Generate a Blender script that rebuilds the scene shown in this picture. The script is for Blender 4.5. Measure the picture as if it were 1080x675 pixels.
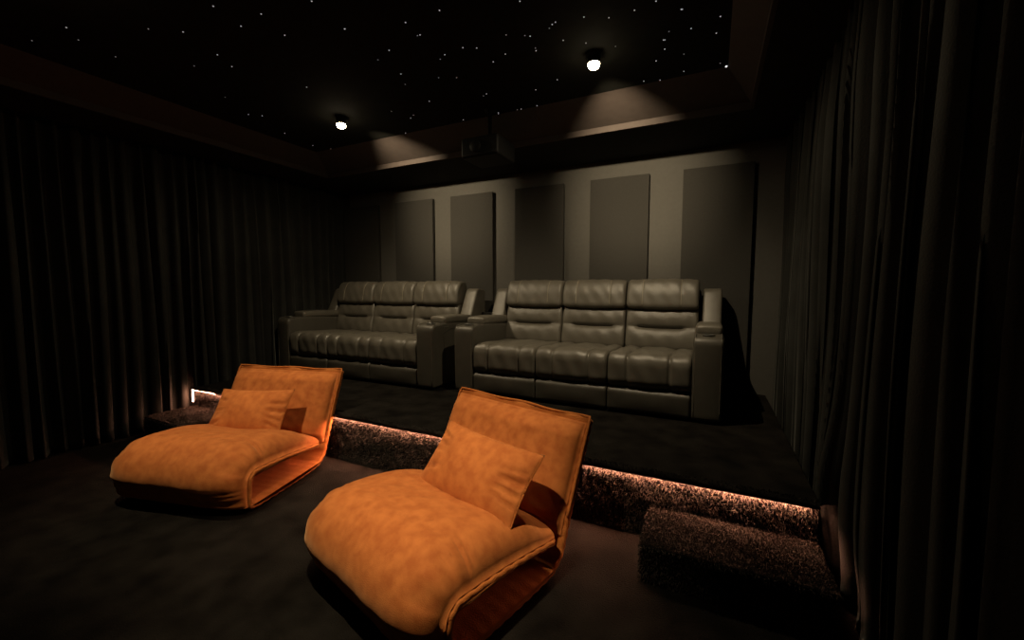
import bpy, math, random
import numpy as np
from mathutils import Vector, Matrix
from mathutils.geometry import tessellate_polygon
for o in list(bpy.data.objects): bpy.data.objects.remove(o)
S = bpy.context.scene
COL = S.collection
PI = math.pi
rnd = random.Random(7)

# ------------------------------------------------------------------ camera, world, exposure, lights
F_PX = 434.0
cam_d = bpy.data.cameras.new('camera'); cam = bpy.data.objects.new('camera', cam_d); COL.objects.link(cam)
cam_d.sensor_fit = 'HORIZONTAL'; cam_d.sensor_width = 36.0; cam_d.lens = 36.0 * F_PX / 1080.0
cam_d.clip_start = 0.02
cam.location = (0, 0, 1.43)
yaw, pitch = math.radians(25.86), math.radians(-4.41)
cam.rotation_euler = (PI / 2 + pitch, 0, yaw)
S.camera = cam
S.view_settings.view_transform = 'Standard'; S.view_settings.look = 'None'
S.view_settings.exposure = 0.0; S.view_settings.gamma = 1.0; S.view_settings.use_curve_mapping = False
world = bpy.data.worlds.new('world'); S.world = world; world.use_nodes = True
world.node_tree.nodes['Background'].inputs[0].default_value = (0.5, 0.5, 0.45, 1)
world.node_tree.nodes['Background'].inputs[1].default_value = 0.0

WARM = (1.0, 0.80, 0.52)
LAMPS = [(-3.125, 2.84, 2.905), (-0.765, 2.84, 2.905)]      # the two spotlights in view, rear row
LAMP_W, WALL_W, SPILL_W, YW = 92.0, 140.0, 26.0, 4.66
FRONT = [(-2.92, 0.80, 2.905), (-1.22, 0.80, 2.905)]       # front-row spotlights over the loungers, above the frame
FRONT_W = 255.0
LED_COL, LED_STR = (1.0, 0.42, 0.25), 360.0

def spot(loc, watts, size, blend, target=None, radius=0.035):
    d = bpy.data.lights.new('spot_light', 'SPOT'); d.energy = watts; d.color = WARM
    d.spot_size = math.radians(size); d.spot_blend = blend; d.shadow_soft_size = radius
    o = bpy.data.objects.new('spot_light', d); COL.objects.link(o); o.location = loc
    if target: o.rotation_euler = (Vector(target) - Vector(loc)).to_track_quat('-Z', 'Y').to_euler()
    return o
for x, y, z in LAMPS:                                      # each lamp head is tipped towards the rear wall: a bright core and a wide spill
    spot((x, y, z - 0.025), WALL_W, 62, 1.0, target=(x, YW, 2.48), radius=0.014)
    spot((x, y, z - 0.025), SPILL_W, 178, 0.5, radius=0.014)
    spot((x, y, z - 0.025), LAMP_W, 112, 1.0, target=(x, y + .62, z - 1.6), radius=0.014)
for (x, y, z), tg in zip(FRONT, [(-3.1, 1.7, .3), (-1.4, 1.5, .3)]): spot((x, y, z - .035), FRONT_W * (.74 if x < -2 else 1.05), 58, 1.0, target=tg, radius=.02)

# ------------------------------------------------------------------ materials
def new_mat(name):
    m = bpy.data.materials.new(name); m.use_nodes = True
    nt = m.node_tree; b = nt.nodes['Principled BSDF']
    return m, nt, b
def noise_mat(name, c1, c2, scale=8.0, rough=0.8, bump=0.0, bscale=60.0, metal=0.0, sheen=0.0, sheen_tint=None, detail=4.0, spec=0.5, lo=0.3, hi=0.7, stretch=None):
    m, nt, b = new_mat(name)
    tc = nt.nodes.new('ShaderNodeTexCoord'); src = tc.outputs['Object']
    if stretch:
        mp = nt.nodes.new('ShaderNodeMapping'); mp.inputs['Scale'].default_value = stretch
        nt.links.new(src, mp.inputs[0]); src = mp.outputs[0]
    n = nt.nodes.new('ShaderNodeTexNoise'); n.inputs['Scale'].default_value = scale; n.inputs['Detail'].default_value = detail
    nt.links.new(src, n.inputs['Vector'])
    r = nt.nodes.new('ShaderNodeValToRGB'); r.color_ramp.elements[0].position = lo; r.color_ramp.elements[1].position = hi
    r.color_ramp.elements[0].color = (*c1, 1); r.color_ramp.elements[1].color = (*c2, 1)
    nt.links.new(n.outputs['Fac'], r.inputs[0]); nt.links.new(r.outputs[0], b.inputs['Base Color'])
    b.inputs['Roughness'].default_value = rough; b.inputs['Metallic'].default_value = metal
    b.inputs['Specular IOR Level'].default_value = spec
    if sheen:
        b.inputs['Sheen Weight'].default_value = sheen; b.inputs['Sheen Roughness'].default_value = 0.4
        if sheen_tint: b.inputs['Sheen Tint'].default_value = (*sheen_tint, 1)
    if bump:
        n2 = nt.nodes.new('ShaderNodeTexNoise'); n2.inputs['Scale'].default_value = bscale; n2.inputs['Detail'].default_value = 5
        nt.links.new(tc.outputs['Object'], n2.inputs['Vector'])
        bp = nt.nodes.new('ShaderNodeBump'); bp.inputs['Strength'].default_value = bump; bp.inputs['Distance'].default_value = 0.01
        nt.links.new(n2.outputs['Fac'], bp.inputs['Height']); nt.links.new(bp.outputs[0], b.inputs['Normal'])
    return m
def emit_mat(name, col, strength):
    m, nt, b = new_mat(name)
    b.inputs['Base Color'].default_value = (*col, 1)
    b.inputs['Emission Color'].default_value = (*col, 1); b.inputs['Emission Strength'].default_value = strength
    return m
M = {}
M['wall'] = noise_mat('charcoal_wall_paint', (.080, .075, .065), (.088, .083, .072), 30, .75, .08, 220)
M['side_wall'] = noise_mat('dark_wall_paint', (.012, .012, .012), (.016, .016, .015), 30, .9)
M['soffit'] = noise_mat('black_ceiling_paint', (.012, .012, .011), (.015, .015, .014), 20, .9, spec=.2)
M['star_ceiling'] = noise_mat('black_star_ceiling_fabric', (.010, .0105, .009), (.014, .0145, .012), 10, .95, .1, 150, spec=.1)
M['tray'] = noise_mat('brown_black_tray_paint', (.042, .030, .025), (.050, .037, .031), 14, .8, .05, 100)
M['panel'] = noise_mat('acoustic_panel_fabric', (.044, .0415, .037), (.050, .0475, .042), 90, .95, .15, 400, spec=.2)
M['carpet'] = noise_mat('dark_carpet', (.003, .0026, .0022), (.015, .0130, .0107), 6, 1.0, .8, 140, sheen=.03, sheen_tint=(.5, .4, .3), spec=.05, lo=.25, hi=.75)
M['pile'] = noise_mat('carpet_pile_fibre', (.016, .0132, .011), (.052, .043, .036), 24, .9, spec=.2, lo=.32, hi=.72)
M['curtain'] = noise_mat('black_velvet_curtain', (.021, .0213, .019), (.029, .0293, .0265), 6, .85, .2, 120, sheen=.15, sheen_tint=(.5, .5, .45), spec=.1)
M['leather'] = noise_mat('grey_leather', (.092, .083, .066), (.122, .111, .089), 9, .40, .25, 170, spec=.6)
M['leather_dark'] = noise_mat('grey_leather_smooth', (.060, .054, .043), (.072, .066, .053), 9, .45, .2, 170, spec=.5)
M['stitch'] = noise_mat('pale_stitching', (.30, .26, .19), (.34, .30, .22), 60, .7)
M['seam'] = noise_mat('dark_seam', (.02, .018, .015), (.025, .022, .02), 60, .8)
M['chrome'] = noise_mat('brushed_metal', (.55, .55, .52), (.62, .62, .60), 60, .28, metal=1.0)
M['black_plastic'] = noise_mat('black_plastic', (.006, .006, .006), (.009, .009, .009), 60, .6, spec=.15)
M['velvet'] = noise_mat('orange_velvet', (.42, .117, .028), (.55, .175, .044), 17, .82, .22, 260, sheen=.35, sheen_tint=(1, .62, .3), detail=9, spec=.12, lo=.34, hi=.64)
M['velvet_in'] = noise_mat('orange_velvet_edge', (.42, .125, .028), (.52, .17, .04), 16, .85, .5, 160, sheen=.25, sheen_tint=(1, .55, .3), spec=.1)
M['lens'] = noise_mat('projector_glass', (.05, .055, .06), (.06, .065, .07), 20, .08)
M['led'] = emit_mat('led_strip_light', LED_COL, LED_STR)
M['bulb'] = emit_mat('spotlight_bulb', WARM, 45.0)
M['star'] = emit_mat('star_fibre', (.95, .95, 1.0), 0.30)
M['star_dim'] = emit_mat('star_fibre_dim', (.9, .92, 1.0), 0.10)
M['star_big'] = emit_mat('star_fibre_bright', (1, 1, 1), 1.3)

# ------------------------------------------------------------------ mesh helpers
def mesh_obj(name, V, Fc, mat, parent=None, smooth=True, angle=None, kind=None):
    me = bpy.data.meshes.new(name); me.from_pydata([tuple(map(float, v)) for v in V], [], Fc); me.update()
    if smooth:
        me.shade_smooth()
        if angle: me.set_sharp_from_angle(angle=math.radians(angle))
    me.materials.append(mat)
    o = bpy.data.objects.new(name, me); COL.objects.link(o)
    if parent: o.parent = parent
    if kind: o['kind'] = kind
    return o
class MB:
    def __init__(s): s.V = []; s.F = []
    def add(s, V, F):
        n = len(s.V); s.V += [tuple(v) for v in V]; s.F += [tuple(i + n for i in f) for f in F]; return s
    def box(s, a, b):
        (x0, y0, z0), (x1, y1, z1) = a, b
        return s.add([(x0,y0,z0),(x1,y0,z0),(x1,y1,z0),(x0,y1,z0),(x0,y0,z1),(x1,y0,z1),(x1,y1,z1),(x0,y1,z1)],
                     [(0,3,2,1),(4,5,6,7),(0,1,5,4),(1,2,6,5),(2,3,7,6),(3,0,4,7)])
    def lathe(s, prof, c=(0,0,0), n=32, axis='z'):
        V = []; F = []
        for r, z in prof:
            for i in range(n):
                a = 2 * PI * i / n
                p = (r * math.cos(a), r * math.sin(a), z)
                if axis == 'y': p = (p[0], p[2], p[1])
                V.append((p[0]+c[0], p[1]+c[1], p[2]+c[2]))
        for j in range(len(prof) - 1):
            for i in range(n):
                k = (i + 1) % n; F.append((j*n+i, j*n+k, (j+1)*n+k, (j+1)*n+i))
        F.append(tuple(range(n))[::-1]); F.append(tuple((len(prof)-1)*n+i for i in range(n)))
        return s.add(V, F)
    def tube(s, pts, r, n=8):
        P = [Vector(p) for p in pts]; V = []; F = []
        up = Vector((0, 0, 1))
        for i, p in enumerate(P):
            t = (P[min(i+1, len(P)-1)] - P[max(i-1, 0)]).normalized()
            a = t.cross(up); a = a.normalized() if a.length > 1e-3 else t.cross(Vector((1, 0, 0))).normalized()
            b = t.cross(a)
            for k in range(n):
                q = 2*PI*k/n; V.append(p + a*r*math.cos(q) + b*r*math.sin(q))
        for i in range(len(P)-1):
            for k in range(n):
                l = (k+1) % n; F.append((i*n+k, i*n+l, (i+1)*n+l, (i+1)*n+k))
        F.append(tuple(range(n))[::-1]); F.append(tuple((len(P)-1)*n+i for i in range(n)))
        return s.add(V, F)
    def build(s, name, mat, parent=None, smooth=False, angle=None, bevel=0.0, kind=None):
        o = mesh_obj(name, s.V, s.F, mat, parent, smooth, angle, kind)
        if bevel:
            md = o.modifiers.new('bevel', 'BEVEL'); md.width = bevel; md.segments = 3; md.limit_method = 'ANGLE'
            o.data.shade_smooth(); o.data.set_sharp_from_angle(angle=math.radians(50))
        return o
def empty(name, loc=(0,0,0), rz=0.0):
    o = bpy.data.objects.new(name, None); COL.objects.link(o); o.location = loc; o.rotation_euler = (0, 0, rz)
    o.empty_display_size = 0.1
    return o
def tag(o, label, cat, group=None):
    o['label'] = label; o['category'] = cat
    if group: o['group'] = group
    return o
def struct(o): o['kind'] = 'structure'; return o

def rounded(pts, rad, seg=6):
    """closed polygon with rounded corners; rad a number or a list"""
    n = len(pts); out = []
    for i in range(n):
        p = np.array(pts[i], float); a = np.array(pts[i-1], float); b = np.array(pts[(i+1) % n], float)
        r = rad[i] if isinstance(rad, (list, tuple)) else rad
        u = (a-p); v = (b-p); lu, lv = np.linalg.norm(u), np.linalg.norm(v); u /= lu; v /= lv
        r = min(r, .49*lu, .49*lv)
        if r < 1e-5: out.append(tuple(p)); continue
        A = p+u*r; B = p+v*r
        for k in range(seg+1):
            t = k/seg; q = A*(1-t)**2 + 2*p*t*(1-t) + B*t*t; out.append(tuple(q))
    return out
def resample(pts, step, closed=True):
    P = [np.array(p, float) for p in pts]
    if closed: P = P + [P[0]]
    L = [0]
    for i in range(len(P)-1): L.append(L[-1]+np.linalg.norm(P[i+1]-P[i]))
    n = max(8, int(L[-1]/step)); out = []
    ts = np.linspace(0, L[-1], n+1)
    A = np.array(P)
    R = np.stack([np.interp(ts, L, A[:, k]) for k in range(A.shape[1])], 1)
    return R[:-1] if closed else R
def loft_x(name, prof, x0, x1, mat, parent, r=0.03, dx=0.02, ds=0.014, disp=None, angle=None, flare=None):
    """closed (y,z) profile swept along x, its ends rounded over by r; disp(x,y,z,nrm)->outward offset"""
    P = resample(prof, ds); n = len(P)
    area = 0.5*np.sum(P[:,0]*np.roll(P[:,1],-1)-np.roll(P[:,0],-1)*P[:,1])
    if area < 0: P = P[::-1].copy()
    T = np.roll(P,-1,0)-np.roll(P,1,0); T /= np.linalg.norm(T,axis=1)[:,None]+1e-12
    N = np.stack([T[:,1], -T[:,0]], 1)
    for _ in range(2): N = N + np.roll(N,1,0)+np.roll(N,-1,0); N /= np.linalg.norm(N,axis=1)[:,None]
    W = x1-x0; xs = []
    k = 6
    for i in range(k): xs.append(r*(1-math.cos(PI/2*i/k)))
    m = max(2, int((W-2*r)/dx))
    xs += list(np.linspace(r, W-r, m+1)); xs += [W-v for v in xs[:k]][::-1]
    V = []; F = []
    for xv in xs:
        d = min(xv, W-xv)
        ins = 0 if d >= r else r*(1-math.sqrt(max(0, 1-((r-d)/r)**2)))
        Q = P - N*ins
        x = x0+xv
        for i in range(n):
            y, z = Q[i]
            if disp:
                o = disp(x, P[i][0], P[i][1], N[i]); y += N[i][0]*o; z += N[i][1]*o
            V.append((x, y, z))
    for j in range(len(xs)-1):
        for i in range(n):
            l = (i+1) % n; F.append((j*n+i, j*n+l, (j+1)*n+l, (j+1)*n+i))
    tri = tessellate_polygon([[Vector((p[0], p[1], 0)) for p in P]]); e = (len(xs)-1)*n
    for a, b, c in tri:
        if (P[b][0]-P[a][0])*(P[c][1]-P[a][1])-(P[b][1]-P[a][1])*(P[c][0]-P[a][0]) > 0: a, c = c, a
        F.append((a, b, c)); F.append((e+c, e+b, e+a))
    return mesh_obj(name, V, F, mat, parent, True, angle)
def gauss(x, w): return math.exp(-(x/w)**2)
def sstep(a, b, x):
    t = min(1, max(0, (x-a)/(b-a))); return t*t*(3-2*t)

# ------------------------------------------------------------------ room
XL, XR, YB, YF, ZC, ZS = -5.18, 0.74, 4.66, -1.4, 3.00, 2.83
TL, TR, TB, TF = -4.44, 0.22, 3.80, -0.75                   # tray opening
struct(MB().box((XL-.1, YF-.1, -.1), (XR+.1, YB+.1, 0)).build('floor', M['carpet']))
struct(MB().box((XL-.1, YB, 0), (XR+.1, YB+.1, 3.2)).build('wall_back', M['wall']))
struct(MB().box((XL-.1, YF, 0), (XL, YB, 3.2)).build('wall_left', M['side_wall']))
struct(MB().box((XR, YF, 0), (XR+.1, YB, 3.2)).build('wall_right', M['side_wall']))
struct(MB().box((XL-.1, YF-.1, 0), (XR+.1, YF, 3.2)).build('wall_front', M['side_wall']))
struct(MB().box((TL-.02, TF-.02, ZC), (TR+.02, TB+.02, ZC+.1)).build('ceiling', M['star_ceiling']))
mb = MB()
mb.box((XL, TB+.02, ZS), (XR, YB, 3.2)); mb.box((XL, YF, ZS), (XR, TF-.02, 3.2))
mb.box((XL, TF-.02, ZS), (TL-.02, TB+.02, 3.2)); mb.box((TR+.02, TF-.02, ZS), (XR, TB+.02, 3.2))
struct(mb.build('ceiling', M['soffit']))
# sloped tray sides with an upright lip at the bottom
def ring(i, z, il=None):
    l_, r_, b_ = il if il else (i, i, i)
    return [(TL+l_, TF+i, z), (TR-r_, TF+i, z), (TR-r_, TB-b_, z), (TL+l_, TB-b_, z)]
V = ring(0, ZS-.002) + ring(0, ZS+.05) + ring(.2, ZC-.001, (.27, .17, .385)) + ring(-.025, ZC-.001) + ring(-.025, ZS-.002)
F = []
for a, b in ((0, 1), (1, 2), (2, 3), (3, 4), (4, 0)):
    for k in range(4):
        l = (k+1) % 4; F.append((a*4+k, a*4+l, b*4+l, b*4+k))
struct(mesh_obj('trim_1', V, F, M['tray'], smooth=False))

# ------------------------------------------------------------------ platform, steps, LED strip, carpet pile
YP, HP, XP0, XP1 = 2.38, 0.39, -4.92, 0.505
def tufts(spec, seed):
    """spec: list of (count, origin, u, v, normal, length, droop) -> one mesh of bent two-piece blades"""
    rg = np.random.RandomState(seed); V = []; F = []
    for cnt, o, u, v, nr, ln, droop in spec:
        o, u, v, nr, droop = map(lambda q: np.array(q, float), (o, u, v, nr, droop))
        A = rg.rand(cnt, 1); B = rg.rand(cnt, 1)
        base = o + A*u + B*v
        clump = np.sin(base[:, :1]*23+base[:, 1:2]*31)*np.cos(base[:, 2:3]*37+base[:, :1]*17+base[:, 1:2]*13)
        L = ln*(.7+.5*rg.rand(cnt, 1)+.22*clump)
        j = rg.randn(cnt, 3)*.45
        lean = np.stack([np.sin(base[:, 0]*19+base[:, 2]*29), np.cos(base[:, 1]*21+base[:, 0]*7), np.sin(base[:, 2]*25+base[:, 0]*11)], 1)*.4
        d1 = nr+j*.6+lean*.6; d1 /= np.linalg.norm(d1, axis=1)[:, None]
        d2 = nr+j+lean+droop; d2 /= np.linalg.norm(d2, axis=1)[:, None]
        side = np.cross(d1, rg.randn(cnt, 3)); side /= np.linalg.norm(side, axis=1)[:, None]
        w = .0018
        mid = base+d1*L*.55; tip = mid+d2*L*.55
        st = len(V)
        arr = np.stack([base-side*w, base+side*w, mid+side*w, mid-side*w, tip], 1).reshape(-1, 3)
        V += arr.tolist()
        for i in range(cnt):
            k = st+i*5; F.append((k, k+1, k+2, k+3)); F.append((k+3, k+2, k+4))
    return V, F
plat = tag(empty('platform', (-2.2, 3.5, 0)), 'raised carpeted platform the two grey sofas stand on', 'platform')
def rel(o, root): o.location = -root.location; return o
rel(MB().box((XP0, YP+.012, 0), (XP1, YB-.005, HP-.006)).box((XP0, YP-.016, HP-.014), (XP1, YP+.012, HP-.006)).box((XP0+.45, YP-.016, HP-.0265), (XP1, YP-.0125, HP-.014)).box((XP0, YP-.016, HP-.0235), (XP0+.45, YP-.0125, HP-.014)).build('riser_block', M['carpet'], plat), plat)
W = XP1-XP0
V, F = tufts([(60000, (XP0, YP+.012, .0), (W, 0, 0), (0, 0, HP-.025), (0, -1, 0), .019, (0, 0, -.9)),
              (9000, (XP0, YP-.016, HP-.012), (W, 0, 0), (0, 0, .006), (0, -.5, 1), .012, (0, -.5, 0)),
              (5000, (XP0, YP-.014, HP-.006), (W, 0, 0), (0, .06, 0), (0, 0, 1), .012, (0, -.3, 0)),
              (1500, (XP0, YP+.01, .02), (0, .3, 0), (0, 0, HP-.05), (-1, 0, 0), .016, (0, 0, -.8))], 3)
rel(mesh_obj('carpet_pile', V, F, M['pile'], plat, smooth=False, kind='stuff'), plat)
# LED strip tucked under the platform nosing, turning down at the left end
led = tag(empty('led_strip', (-2.2, YP, HP)), 'glowing warm LED strip light running under the front edge of the carpeted platform', 'strip light')
mb = MB()
nseg = 24
for i in range(nseg):
    a = XP0+.03+(W-.06)*i/nseg; b = XP0+.03+(W-.06)*(i+1)/nseg
    mb.box((a, YP-.0115, HP-.026), (b, YP-.003, HP-.019))
mb.box((XP0+.028, YP-.0115, HP-.15), (XP0+.031, YP-.006, HP-.026))
rel(mb.build('diffuser', M['led'], led), led)
rel(MB().box((XP0+.02, YP-.0122, HP-.019), (XP1-.02, YP+.006, HP-.0145)).build('channel', M['chrome'], led), led)

def step(x0, x1, y0, label, seed):
    t = tag(empty('step', ((x0+x1)/2, (y0+YP)/2, 0)), label, 'step', 'carpeted steps up to the platform')
    o = MB().box((x0, y0, .0), (x1, YP-.002, .193)).build('step_block', M['carpet'], t, bevel=.012); rel(o, t)
    w = x1-x0; d = YP-y0
    V, F = tufts([(int(42000*w*d), (x0, y0, .192), (w, 0, 0), (0, d, 0), (0, 0, 1), .009, (0, -.3, 0)),
                  (int(20000*w*.19), (x0, y0, .005), (w, 0, 0), (0, 0, .185), (0, -1, 0), .013, (0, 0, -.8)),
                  (int(20000*d*.19), (x0, y0, .005), (0, d, 0), (0, 0, .185), (-1, 0, 0), .013, (0, 0, -.8)),
                  (int(20000*d*.19), (x1, y0, .005), (0, d, 0), (0, 0, .185), (1, 0, 0), .013, (0, 0, -.8))], seed)
    rel(mesh_obj('carpet_pile', V, F, M['pile'], t, smooth=False, kind='stuff'), t)
step(-.275, XP1, 1.99, 'dark carpeted step up to the platform beside the right curtain', 11)
step(-4.90, -4.22, 1.95, 'dark carpeted step up to the platform beside the left curtain, behind the far orange lounger', 12)
# ------------------------------------------------------------------ acoustic panels
panels = [(-5.07, -4.39), (-4.07, -3.42), (-3.13, -2.50), (-2.19, -1.57), (-1.26, -.63), (-.30, .33)]
plabels = ['dark fabric acoustic wall panel in the left corner beside the left curtain',
           'dark fabric acoustic wall panel, second from the left, above the middle of the left sofa',
           'dark fabric acoustic wall panel rising behind the right end of the left sofa',
           'dark fabric acoustic wall panel above the left seat of the right sofa',
           'dark fabric acoustic wall panel between bright wall strips, above the middle of the right sofa',
           'dark fabric acoustic wall panel furthest right, next to the right curtain']
for (x0, x1), lb in zip(panels, plabels):
    t = tag(empty('acoustic_panel', ((x0+x1)/2, YB, .55)), lb, 'acoustic panel', 'acoustic panels on the back wall')
    w = (x1-x0)/2
    MB().box((-w, -.062, 0), (w, -.012, 2.08)).build('fabric_face', M['panel'], t, bevel=.006)
    MB().box((-w+.03, -.0125, .03), (w-.03, 0, 2.05)).build('back_frame', M['black_plastic'], t)

# ------------------------------------------------------------------ curtains
def curtain(name, xm, y0, y1, sgn, label, period, amp, seed, ztop=ZS-.004, near=None):
    rg = random.Random(seed); ys = []; y = y0; folds = []
    while y < y1:
        p = period*(.7+.6*rg.random()); folds.append((y, p, amp*(.65+.5*rg.random()), rg.random()*6, (rg.random()-.5)*.05)); y += p
    nz = 34; K = 14; cols = []
    for (fy, p, a, ph, sk) in folds:
        for k in range(K): cols.append((fy, p, a, ph, sk, k/K))
    V = []; F = []
    for j in range(nz+1):
        z = .012+(ztop-.012)*j/nz; h = z/ztop
        for (fy, p, a, ph, sk, u) in cols:
            gather = 1-.35*sstep(.82, 1, h)
            sway = .016*math.sin(h*2.6+ph)+sk*(1-h)*.8
            w = math.cos(2*PI*u)
            prof = (abs(.5+.5*w)**1.5)*2-1                     # narrow ridges, wide hollows
            x = xm+sgn*(a*prof*gather+.008*math.sin(h*7+fy*3))
            yy = fy+p*u+sway+.012*math.sin(2*PI*u*2+ph)*(1-h)
            if near: x += near(yy, z)
            V.append((x, yy, z))
    n = len(cols)
    for j in range(nz):
        for i in range(n-1): F.append((j*n+i, j*n+i+1, (j+1)*n+i+1, (j+1)*n+i))
    t = tag(empty(name, (xm, (y0+y1)/2, 0)), label, 'curtain')
    o = rel(mesh_obj('curtain_fabric', V, F, M['curtain'], t), t)
    md = o.modifiers.new('thickness', 'SOLIDIFY'); md.thickness = .004; md.offset = 0
    rel(MB().box((xm-.02, y0, ztop-.02+.001), (xm+.02, y1, ztop+.003)).build('curtain_track', M['black_plastic'], t), t)
    return t
curtain('curtain', -5.03, -1.3, 4.50, 1, 'full-length black pleated curtain covering the whole left wall', .125, .062, 4)
def bulge(y, z): return -.045*gauss(y-2.45, .16)*gauss(z-.45, .3) + .03*gauss(y-2.1, .2)*gauss(z-.1, .2)
curtain('curtain', .605, -1.3, 4.56, -1, 'full-length black pleated curtain covering the whole right wall', .13, .045, 9, near=bulge)

# ------------------------------------------------------------------ sofas
def make_sofa():
    t = empty('recliner_sofa')
    H = 1.205; AW = .215
    L_, D_ = M['leather'], M['leather_dark']
    # dark plinth and the back shell
    MB().box((-H+.03, .105, .0), (H-.03, 1.0, .06)).build('plinth', M['black_plastic'], t)
    bs = rounded([(.86, .06), (1.06, .10), (1.13, 1.00), (1.05, 1.03), (.97, .40)], .03)
    loft_x('back_shell', bs, -H+.19, H-.19, D_, t, r=.02, dx=.2)
    for s in (-1, 1):
        xo, xi = s*H, s*(H-AW); a, b = min(xo, xi), max(xo, xi)
        arm_prof = rounded([(0, .012), (-.006, .655), (.24, .672), (1.08, .62), (1.05, .012)], [.02, .055, .05, .06, .03], 8)
        def armd(x, y, z, n, a=a, b=b):
            d = 0.0
            if n[0] < -.5: d += .008*(1-((x-(a+b)/2)/((b-a)/2))**2)
            return d
        arm = loft_x('arm', arm_prof, a, b, D_, t, r=.022, dx=.03, ds=.02, disp=armd)
        # raised padded top behind the cup holder
        pad = rounded([(.225, .655), (.215, .735), (.45, .742), (.96, .715), (.96, .64)], [.02, .045, .1, .04, .02], 8)
        loft_x('arm_pad', pad, a+.006, b-.006, L_, t, r=.03, dx=.03, disp=lambda x, y, z, n, c=(a+b)/2: .006*(1-((x-c)/.1)**2) if n[1] > .5 else 0)
        # seams: piping lines down both front edges of the arm
        m = MB()
        for xx in (a+.016, b-.016):
            m.tube([(xx, -.004, z) for z in np.linspace(.03, .60, 10)] + [(xx, .004, .635), (xx, .03, .664), (xx, .10, .672), (xx, .2, .676)], .0032, 6)
        m.build('piping', L_, arm, smooth=True)
        # curved outer side panel seam
        m = MB(); xo2 = s*(H+.0005)
        m.tube([(xo2, .18+.03*math.cos(q), .08+.48*q/1.6) for q in np.linspace(0, 1.6, 12)] + [(xo2, .30, .60), (xo2, .5, .60)], .003, 6)
        m.build('side_seam', M['seam'], arm, smooth=True)
        # cup holder ring
        c = ((a+b)/2, .115, .668)
        ring_o = MB().lathe([(.040, -.004), (.047, -.002), (.047, .006), (.043, .009), (.038, .007), (.036, -.002), (.034, -.004)], c, 28).build('cup_holder', M['chrome'], t, smooth=True, angle=40)
        MB().lathe([(.036, 0), (.036, .0045)], (c[0], c[1], c[2]), 28).build('cup_well', M['black_plastic'], ring_o)
        # control buttons on the inner and outer cheek
        bx = s*(H-AW)
        if s == 1:
            bx = H
        m = MB()
        for k in range(3): m.lathe([(.010, -.004), (.010, .003), (.007, .005)], (0, 0, 0), 12)
        V = []; F = []
        m = MB()
        for k in range(3):
            b0 = MB().lathe([(.009, -.003), (.009, .003), (.006, .0045)], (0, 0, 0), 14)
            m.add([((bx if s == 1 else -H)+s*p[2], .20+.028*k+p[0], .625+p[1]) for p in b0.V], b0.F)
        m.build('control_buttons', M['chrome'], t, smooth=True, angle=40)
        # leaning wing between arm and backrest
        wa, wb = (a+.045, b-.008) if s == 1 else (a+.008, b-.045)
        wing = rounded([(.69, .60), (.89, 1.00), (.93, 1.035), (1.09, 1.02), (1.09, .58)], [.01, .02, .03, .03, .02], 6)
        loft_x('wing', wing, wa, wb, L_, t, r=.02, dx=.03, disp=lambda x, y, z, n, c=(wa+wb)/2: .006*(1-((x-c)/.08)**2) if n[0] < -.3 else 0)
    IW = (H-AW)*2
    for i in range(3):
        w = IW/3; x0 = -IW/2+w*i+.004; x1 = x0+w-.008; xc = (x0+x1)/2
        # seat cushion: three channels, rolled over the front
        sp = rounded([(.035, .212), (-.006, .26), (-.006, .495), (.86, .45), (.86, .30), (.10, .212)], [.02, .04, .10, .05, .02, .02], 10)
        def sd(x, y, z, n, xc=xc, w=w):
            u = x-xc; d = 0.0
            face = max(0, -n[0])*.9+max(0, n[1])
            face = min(1, face)
            k = .165
            fade = 1-sstep(.22, .40, y)
            d -= .016*(gauss(u-k, .009)+gauss(u+k, .009))*face*(.25+.75*fade)
            if abs(u) < k: d += .016*(1-(u/k)**2)*face
            else: d += .012*(1-((abs(u)-(k+w/2)/2)/((w/2-k)/2))**2)*face
            d += .0025*math.sin(x*41+z*23+y*17)*face
            return d
        seat = loft_x('seat_cushion', sp, x0, x1, L_, t, r=.026, dx=.0085, ds=.014, disp=sd)
        # footrest panel below
        fp = rounded([(.020, .010), (.000, .02), (-.008, .190), (.03, .210), (.10, .20), (.10, .012)], [.01, .02, .02, .01, .01, .01], 6)
        loft_x('footrest', fp, x0, x1, D_, t, r=.018, dx=.03, disp=lambda x, y, z, n, xc=xc, w=w: (.010*(1-((x-xc)/(w/2))**2)*math.sin(PI*min(1, max(0, (z-.01)/.19)))) if n[0] < -.5 else 0)
        # backrest, slightly narrower than the seat row
        k = 1.018; bx0 = x0*k+.001; bx1 = x1*k-.001; bc = (bx0+bx1)/2; bw = bx1-bx0
        bp = rounded([(.725, .43), (.755, .65), (.805, .845), (.95, .855), (.95, .42)], [.06, .2, .03, .02, .02], 10)
        def bd(x, y, z, n, bc=bc, bw=bw):
            if n[0] > -.35: return 0
            u = (x-bc)/(bw/2); win = 1-sstep(.50, .78, abs(u))
            zc = .665-.012*(1-u*u)
            d = -.034*gauss(z-zc, .011)*win-.010*gauss(z-zc, .03)*win
            d += .020*max(0, math.sin(PI*min(1, max(0, (z-zc)/(.845-zc)))))*(1-.5*abs(u)**3) if z > zc else .026*max(0, math.sin(PI*min(1, max(0, (zc-z)/(zc-.42)))))*(1-.5*abs(u)**3)
            # side darts either side of the tuft
            d -= .006*gauss(z-zc, .02)*gauss(abs(u)-.80, .12)
            d += .002*math.sin(x*37+z*29)
            return d
        loft_x('lumbar_cushion', bp, bx0, bx1, L_, t, r=.026, dx=.012, ds=.011, disp=bd)
        hp = rounded([(.80, .832), (.738, .856), (.765, 1.02), (.83, 1.122), (.98, 1.115), (1.02, .87), (.95, .83)], [.03, .05, .08, .07, .06, .05, .02], 10)
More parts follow.
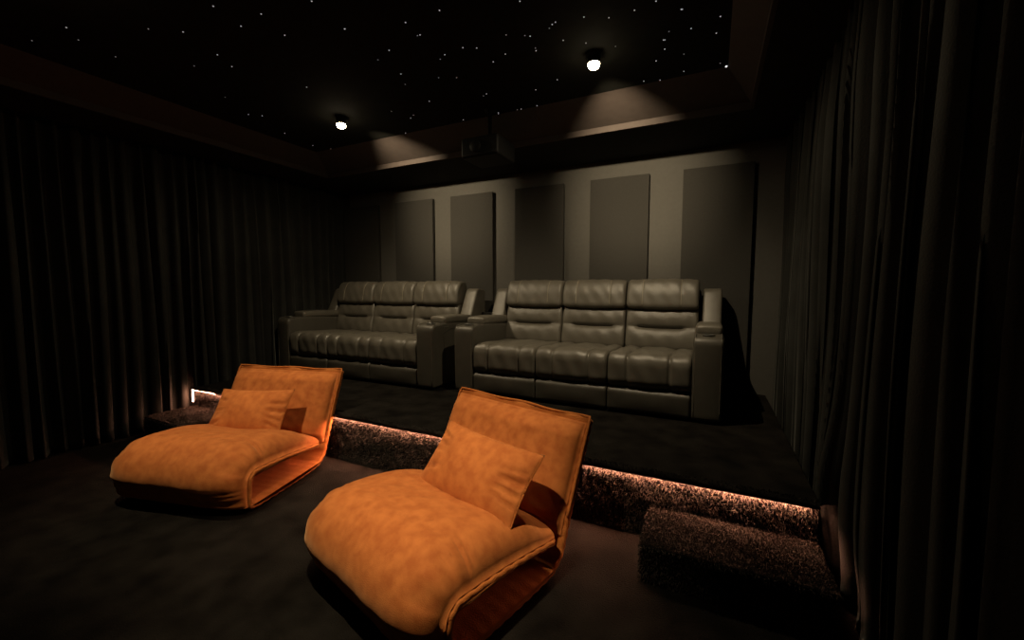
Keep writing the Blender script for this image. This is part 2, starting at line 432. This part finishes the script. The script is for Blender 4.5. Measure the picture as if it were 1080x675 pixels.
        def hd(x, y, z, n, bc=bc):
            u = x-bc; f = 1 if n[0] < .2 else 0
            d = -.005*(gauss(abs(u)-.175, .008))*f
            d += .010*(1-(u/.33)**2)*f+.0018*math.sin(x*47+z*31)*f
            return d
        hd_o = loft_x('headrest', hp, bx0, bx1, L_, t, r=.032, dx=.012, ds=.012, disp=hd)
        P = resample(hp, .012)
        for sx in (-1, 1):
            off = .176
            pts = [(bc+sx*off, p[0], p[1]) for p in P if p[0] < .89 and p[1] > .875]
            pts.sort(key=lambda q: q[2]+q[1]*.6)
            q2 = []
            for (x, y, z) in pts:
                dd = hd(x, y, z, (-1, 0)); a2 = math.atan2(z-.98, y-.91)
                q2.append((x, y+math.cos(a2)*(dd+.0028), z+math.sin(a2)*(dd+.0028)))
            MB().tube(q2, .0022, 5).build('stitch_line', M['stitch'], hd_o, smooth=True)
    return t
def copy_tree(o, parent=None):
    c = o.copy(); COL.objects.link(c); c.parent = parent
    for ch in o.children:
        copy_tree(ch, c)
    return c
sofa = make_sofa()
sofa.location = (-1.108, 3.44, HP+.004)
tag(sofa, 'grey leather three-seat recliner sofa nearer the right curtain, in front of the brightest lit wall', 'sofa', 'grey recliner sofas on the platform')
sofa2 = copy_tree(sofa); sofa2.location = (-3.725, 3.37, HP+.004)
tag(sofa2, 'grey leather three-seat recliner sofa further away, beside the left curtain', 'sofa', 'grey recliner sofas on the platform')

# small black box between the sofas
t = tag(empty('speaker_box', (-2.440, 4.46, HP+.004)), 'small black speaker box seen in the gap between the two sofas', 'speaker')
MB().box((-.072, -.13, 0), (.072, .13, .745)).build('speaker_cabinet', M['black_plastic'], t, bevel=.008)
MB().box((-.062, -.136, .03), (.062, -.129, .72)).build('speaker_grille', M['panel'], t)

# ------------------------------------------------------------------ orange floor loungers
def arc(cx, cz, r, a0, a1, n=7): return [(cx+r*math.cos(math.radians(a)), cz+r*math.sin(math.radians(a))) for a in np.linspace(a0, a1, n)]
def back_y(z): return .30*(max(0, z)/.70)**1.15
def make_lounger():
    t = empty('floor_lounger'); V_, E_ = M['velvet'], M['velvet_in']
    HW = .52
    fold = [(-.02, .180)] + [(y, .236-.085*(1+y/.60)**1.6*.75) for y in np.linspace(-.10, -.60, 10)] + arc(-.62, .175, .065, 80, 175, 7) + \
           [(-.69, .11)] + arc(-.655, .058, .036, 185, 265, 5)
    base = [(y, .020+.010*sstep(-.3, 0, y)) for y in np.linspace(-.60, -.08, 8)] + [(-.03, .035), (.005, .060)]
    back = [(back_y(z)+.012, z) for z in np.linspace(.09, .71, 14)]
    path = fold+base+back
    def ribbon(path, th, ext=0):
        P = resample(path, .012, closed=False)
        T = np.gradient(P, axis=0); T /= np.linalg.norm(T, axis=1)[:, None]
        N = np.stack([-T[:, 1], T[:, 0]], 1)
        th_ = np.full(len(P), th)
        A = P+N*th_[:, None]/2; B = P-N*th_[:, None]/2
        return [tuple(p) for p in A]+[tuple(p) for p in B[::-1]]
    def matd(x, y, z, n):
        e = gauss(abs(x)-HW, .03)
        d = .0022*math.sin(y*95+z*88+x*7)*(.4+e)+.002*math.sin(x*31+z*9)
        if z > .60: d += .005*math.sin(x*17+1)*sstep(.6, .71, z)
        return d
    loft_x('folded_mat', ribbon(path, .034), -HW, HW, E_, t, r=.014, dx=.03, ds=.012, disp=matd)
    # pad on a base line: closed pillow surface
    def pad(name, base_pts, out_sign, thick, hw, T, mat, seedv, rip, under=.006, wavy=.0, parent=t, nx=84, ns=90, lump=1.0):
        P = resample(base_pts, .004, closed=False)
        idx = np.linspace(0, len(P)-1, ns).astype(int); P = P[idx]
        Tn = np.gradient(P, axis=0); Tn /= np.linalg.norm(Tn, axis=1)[:, None]
        N = np.stack([-Tn[:, 1], Tn[:, 0]], 1)*out_sign
        for _ in range(14): 
            N[1:-1] = (N[:-2]+N[1:-1]*2+N[2:]); N /= np.linalg.norm(N, axis=1)[:, None]
        us = [-math.cos(PI*i/nx) for i in range(nx+1)]
        us = [.45*a+.55*(-1+2*i/nx) for i, a in enumerate(us)]
        V = []; F = []
        for side in (1, 0):
            for j in range(ns):
                s = j/(ns-1)
                for u in us:
                    h = T(u, s)*thick(s) if side else -under*(1 if abs(u) < .999 else 0)
                    x = u*hw
                    if side: h += rip(u, s)*T(u, s)
                    if side: h += lump*(.0035*math.sin(x*9+s*11+seedv)+.0025*math.sin(x*17-s*19+seedv*2)+.0015*math.sin(x*41+s*37))*T(u, s)
                    p = P[j]+N[j]*h
                    V.append((x, p[0], p[1]))
        n1 = len(us); o2 = ns*n1
        for j in range(ns-1):
            for i in range(nx):
                q = (j*n1+i, j*n1+i+1, (j+1)*n1+i+1, (j+1)*n1+i); F.append(q if out_sign > 0 else q[::-1])
                q = tuple(o2+k for k in (j*n1+i, (j+1)*n1+i, (j+1)*n1+i+1, j*n1+i+1)); F.append(q if out_sign > 0 else q[::-1])
        for i in range(nx):
            F.append((i, o2+i, o2+i+1, i+1)); k = (ns-1)*n1; F.append((k+i, k+i+1, o2+k+i+1, o2+k+i))
        for j in range(ns-1):
            F.append((j*n1, (j+1)*n1, o2+(j+1)*n1, o2+j*n1)); F.append((j*n1+nx, o2+j*n1+nx, o2+(j+1)*n1+nx, (j+1)*n1+nx))
        o = mesh_obj(name, V, F, mat, parent)
        return o
    # seat cushion wraps from the crease over the front down to the floor
    P = resample(fold, .01, closed=False); T_ = np.gradient(P, axis=0); T_ /= np.linalg.norm(T_, axis=1)[:, None]
    seat_base = [tuple(p+np.array([T_[i][1], -T_[i][0]])*.020) for i, p in enumerate(P)]
    seat_base = [p for p in seat_base if not (p[1] < .035)]
    def th(s):
        return .060+.070*sstep(0, .22, s)+.035*math.sin(PI*min(1, max(0, (s-.2)/.75)))-.055*sstep(.82, 1.0, s)-.03*sstep(.975, 1.0, s)
    def Tseat(u, s): return max(0, 1-abs(u)**6.0)**.5
    rr = random.Random(5); darts = [(rr.choice((-1, 1)), .60+.36*rr.random(), .006+.006*rr.random(), .007+.009*rr.random()) for _ in range(34)]
    def rip(u, s):
        d = 0
        for sg, sc, w, a in darts:
            uu = u*sg
            if uu > .68: d -= a*gauss(s-(sc+(1-uu)*.14*(sc-.8)*3), w)*sstep(.68, .92, uu)
        # shallow body hollow in the middle and creases by the fold
        d -= .012*gauss(u, .5)*gauss(s-.35, .25)
        d -= .006*gauss(s-.12+.01*math.sin(u*5), .012)*(1-abs(u))
        return d
    pad('seat_cushion', seat_base, -1, th, HW-.012, Tseat, V_, 1.3, rip, ns=130, nx=110, lump=.6)
    # back cushion on the front of the mat
    bb = [(back_y(z)+.012-.022, z+.004) for z in np.linspace(.17, .69, 20)]
    def thb(s): return .012+.070*sstep(0, .12, s)*(1-.55*sstep(.82, 1, s)) - .022*sstep(.93, 1.0, s)
    def Tb(u, s): return max(0, 1-abs(u)**9)**.5*(1-.0*s)
    pad('back_cushion', bb, 1, thb, HW-.022, Tb, V_, 4.1, lambda u, s: -.006*gauss(s-.12, .03)*abs(u), ns=70, lump=.45)
    # piping along the top and sides of the back
    m = MB(); 
    pts = [(-HW+.006, back_y(z)-.008, z) for z in np.linspace(.26, .70, 12)] + [(x, back_y(.712)+.003*math.sin(x*19), .722+.004*math.sin(x*13+1)) for x in np.linspace(-HW+.012, HW-.012, 26)] + [(HW-.006, back_y(z)-.008, z) for z in np.linspace(.70, .26, 12)]
    m.tube(pts, .0075, 8); m.build('piping', E_, t, smooth=True)
    return t
lg = make_lounger()
lg.location = (-1.14, 1.975, .012); lg.rotation_euler[2] = math.radians(-15)
tag(lg, 'orange velvet folding floor lounger nearest the camera, between the far lounger and the right step', 'lounger', 'orange floor loungers')
lg2 = copy_tree(lg); lg2.location = (-3.26, 2.085, .012); lg2.rotation_euler[2] = math.radians(14.2)
tag(lg2, 'orange velvet folding floor lounger further left, reddish glow on its side beside the platform', 'lounger', 'orange floor loungers')

# ------------------------------------------------------------------ lumbar pillows
def make_pillow(w, h, th, seed):
    n, k = 56, 36; V = []; F = []
    rg = random.Random(seed); dr = [(rg.choice((-1, 1)), rg.uniform(-.9, .9), rg.uniform(.03, .06), rg.uniform(.008, .016)) for _ in range(16)]
    def f(u): return (1-abs(u)**3.2)
    for side in (1, -1):
        for j in range(k+1):
            v = -1+2*j/k; v = math.sin(v*PI/2)*.35+v*.65
            for i in range(n+1):
                u = -1+2*i/n; u = math.sin(u*PI/2)*.35+u*.65
                x = u*w/2*(1-.055*(1-v*v)); z = v*h/2*(1-.07*(1-u*u))
                d = (max(0, 1-abs(u)**2.6)**.62)*(max(0, 1-abs(v)**2.4)**.62)*th/2
                for sg, vc, ww, a in dr:
                    uu = u*sg
                    if uu > .5: d -= a*gauss(v-(vc*(1-(1-uu)*.7)), ww)*sstep(.5, .8, uu)*sstep(1.0, .93, uu)
                d += .004*math.sin(x*21+z*13+seed)*max(0, 1-u*u)*max(0, 1-v*v)
                V.append((x, -side*max(d, .0015), z))
    m1 = (n+1)*(k+1)
    for j in range(k):
        for i in range(n):
            a = j*(n+1)+i; q = (a, a+1, a+n+2, a+n+1); F.append(q); F.append(tuple(m1+t for t in q[::-1]))
    def edge(idx):
        for a, b in zip(idx[:-1], idx[1:]): F.append((a, m1+a, m1+b, b))
    edge([i for i in range(n+1)]); edge([j*(n+1)+n for j in range(k+1)]); edge([k*(n+1)+i for i in range(n, -1, -1)]); edge([j*(n+1) for j in range(k, -1, -1)])
    return V, F
def pillow(lounger, lx, ly, lz, tilt, roll, yawd, w, h, th, label, seed):
    V, F = make_pillow(w, h, th, seed)
    o = mesh_obj('throw_pillow', V, F, M['velvet'])
    base = lounger.matrix_basis.copy()
    o.matrix_basis = base @ Matrix.Translation((lx, ly, lz)) @ Matrix.Rotation(math.radians(yawd), 4, 'Z') @ Matrix.Rotation(-math.radians(tilt), 4, 'X') @ Matrix.Rotation(math.radians(roll), 4, 'Y')
    tag(o, label, 'pillow', 'orange lumbar pillows on the loungers')
    m = MB(); pts = []
    for a in np.linspace(0, 2*PI, 81):
        c, s = math.cos(a), math.sin(a); k2 = 1/max(abs(c), abs(s)); u, v = c*k2, s*k2
        pts.append((u*w/2*(1-.055*(1-v*v)), 0, v*h/2*(1-.07*(1-u*u))))
    m.tube(pts, .0035, 6); m.build('pillow_seam', M['velvet_in'], o, smooth=True)
pillow(lg, .105, -.165, .468, 40, 2, 0, .71, .395, .16, 'rectangular orange velvet pillow leaning on the backrest of the near lounger', 3)
pillow(lg2, .005, -.15, .455, 36, -2, 2, .64, .375, .15, 'rectangular orange velvet pillow leaning on the backrest of the far left lounger', 8)

# ------------------------------------------------------------------ ceiling spotlights
def downlight(x, y, z, label):
    t = tag(empty('ceiling_spotlight', (x, y, ZC)), label, 'ceiling light', 'ceiling spotlights')
    d = z-ZC
    MB().lathe([(.052, 0), (.052, -.006), (.043, -.010), (.043, d+.040), (.042, d+.030), (.039, d+.030)], n=32).build('lamp_housing', M['black_plastic'], t, smooth=True, angle=40)
    prof = [(.0385, d+.031)] + [(.040*math.cos(a), d+.022-.030*math.sin(a)) for a in np.linspace(0, 1.45, 7)]
    MB().lathe(prof, n=24).build('bulb', M['bulb'], t, smooth=True)
downlight(*LAMPS[0], 'lit ceiling spotlight on the left, above the left sofa')
downlight(*LAMPS[1], 'lit ceiling spotlight on the right, above the right sofa')
downlight(*FRONT[0], 'lit ceiling spotlight over the far left lounger')
downlight(*FRONT[1], 'lit ceiling spotlight over the near lounger')

# ------------------------------------------------------------------ projector
t = tag(empty('projector', (-1.815, 3.30, ZC)), 'black projector hanging from the star ceiling in front of the lit ceiling edge', 'projector')
MB().box((-.18, -.20, -.45), (.18, .14, -.285)).build('projector_body', M['black_plastic'], t, bevel=.02)
MB().lathe([(.042, -.222), (.050, -.216), (.050, -.19)], (-.03, 0, -.37), 28, 'y').build('lens_ring', M['black_plastic'], t, smooth=True, angle=40)
MB().lathe([(.006, -.221), (.030, -.2195), (.040, -.216)], (-.03, 0, -.37), 28, 'y').build('lens', M['lens'], t, smooth=True)
MB().lathe([(.05, 0), (.05, -.012), (.018, -.014), (.018, -.32)], n=20).build('mount_pole', M['black_plastic'], t, smooth=True, angle=40)

# ------------------------------------------------------------------ stars: fibre ends set in the ceiling
stars = [(-2.557, 1.454, 'n'), (-2.381, 1.612, 'n'), (-2.598, 1.629, 'n'), (-2.444, 1.802, 'n'), (-2.975, 1.508, 'n'), (-3.559, 1.177, 'n'), (-3.666, 1.264, 'f'), (-3.053, 1.746, 'n'), (-3.12, 1.878, 'n'), (-3.351, 1.756, 'f'), (-2.907, 2.314, 'n'), (-3.829, 2.43, 'n'), (-3.745, 2.503, 'n'), (-3.956, 2.873, 'n'), (-2.06, 1.919, 'n'), (-2.028, 1.666, 'n'), (-3.131, 1.4, 'f'), (-3.702, 1.458, 'f'), (-3.942, 1.138, 'f'), (-3.662, 2.138, 'f'), (-1.442, 2.033, 'n'), (-1.686, 2.033, 'n'), (-2.057, 1.92, 'n'), (-1.685, 2.167, 'n'), (-1.704, 2.165, 'f'), (-1.519, 2.398, 'n'), (-1.44, 2.441, 'n'), (-1.674, 2.414, 'n'), (-1.733, 2.445, 'f'), (-1.975, 2.211, 'n'), (-2.124, 2.265, 'f'), (-1.303, 2.585, 'n'), (-1.421, 2.633, 'n'), (-1.075, 2.477, 'n'), (-1.102, 2.457, 'f'), (-1.001, 2.164, 'n'), (-0.886, 2.417, 'n'), (-0.911, 2.429, 'n'), (-0.939, 2.455, 'f'), (-0.903, 2.608, 'n'), (-0.722, 2.446, 'n'), (-0.593, 2.515, 'n'), (-0.448, 2.514, 'n'), (-0.329, 2.489, 'n'), (-0.209, 2.621, 'n'), (-0.33, 2.881, 'n'), (-0.333, 2.991, 'n'), (-0.401, 3.114, 'n'), (-0.519, 3.367, 'n'), (-0.781, 2.699, 'n'), (-0.618, 2.819, 'f'), (-1.102, 2.639, 'n'), (-1.094, 2.609, 'f'), (-1.104, 3.06, 'n'), (-1.311, 3.136, 'n'), (-1.696, 3.025, 'n'), (-1.735, 3.045, 'f'), (-2.194, 2.93, 'n'), (-2.109, 2.481, 'n'), (-2.184, 2.616, 'f'), (-1.892, 2.645, 'f'), (-1.777, 3.384, 'n'), (-2.144, 3.38, 'n'), (-2.561, 3.135, 'n'), (-2.495, 3.093, 'f'), (-2.619, 2.945, 'f'), (-1.204, 2.4, 'f'), (-1.771, 2.704, 'f'), (-0.204, 2.623, 'n'), (-0.009, 2.785, 'n'), (-0.167, 2.832, 'n'), (-0.029, 2.95, 'n'), (-0.322, 2.885, 'n'), (-0.29, 2.805, 'f'), (-0.223, 3.109, 'f'), (-0.237, 3.347, 'n'), (-0.001, 3.341, 'f'), (-4.01, 3.243, 'n'), (-3.92, 3.405, 'f'), (-0.406, 3.405, 'n'), (-1.561, 3.405, 'n'), (-1.598, 3.403, 'f'), (-1.41, 3.405, 'n'), (-1.786, 3.405, 'n'), (-2.849, 3.403, 'n'), (0.038, 3.405, 'b')]
def star_mesh(r, mat):
    m = MB().lathe([(r, 0), (r*.95, -r*.35), (r*.6, -r*.8), (r*.15, -r)], n=8)
    me = bpy.data.meshes.new('star_light'); me.from_pydata(m.V, [], m.F); me.update(); me.materials.append(mat); return me
sm = {'n': star_mesh(.0042, M['star']), 'f': star_mesh(.0040, M['star_dim']), 'b': star_mesh(.0075, M['star_big'])}
for x, y, k in stars:
    o = bpy.data.objects.new('star_light', sm[k]); COL.objects.link(o); o.location = (x, y, ZC)
    if k == 'b': tag(o, 'brightest white star light, near the right rear corner of the star ceiling', 'star light', 'star lights in the black ceiling')
    elif k == 'n': tag(o, 'tiny bright white star light in the black ceiling', 'star light', 'star lights in the black ceiling')
    else: tag(o, 'tiny faint star light in the black ceiling', 'star light', 'faint star lights in the black ceiling')
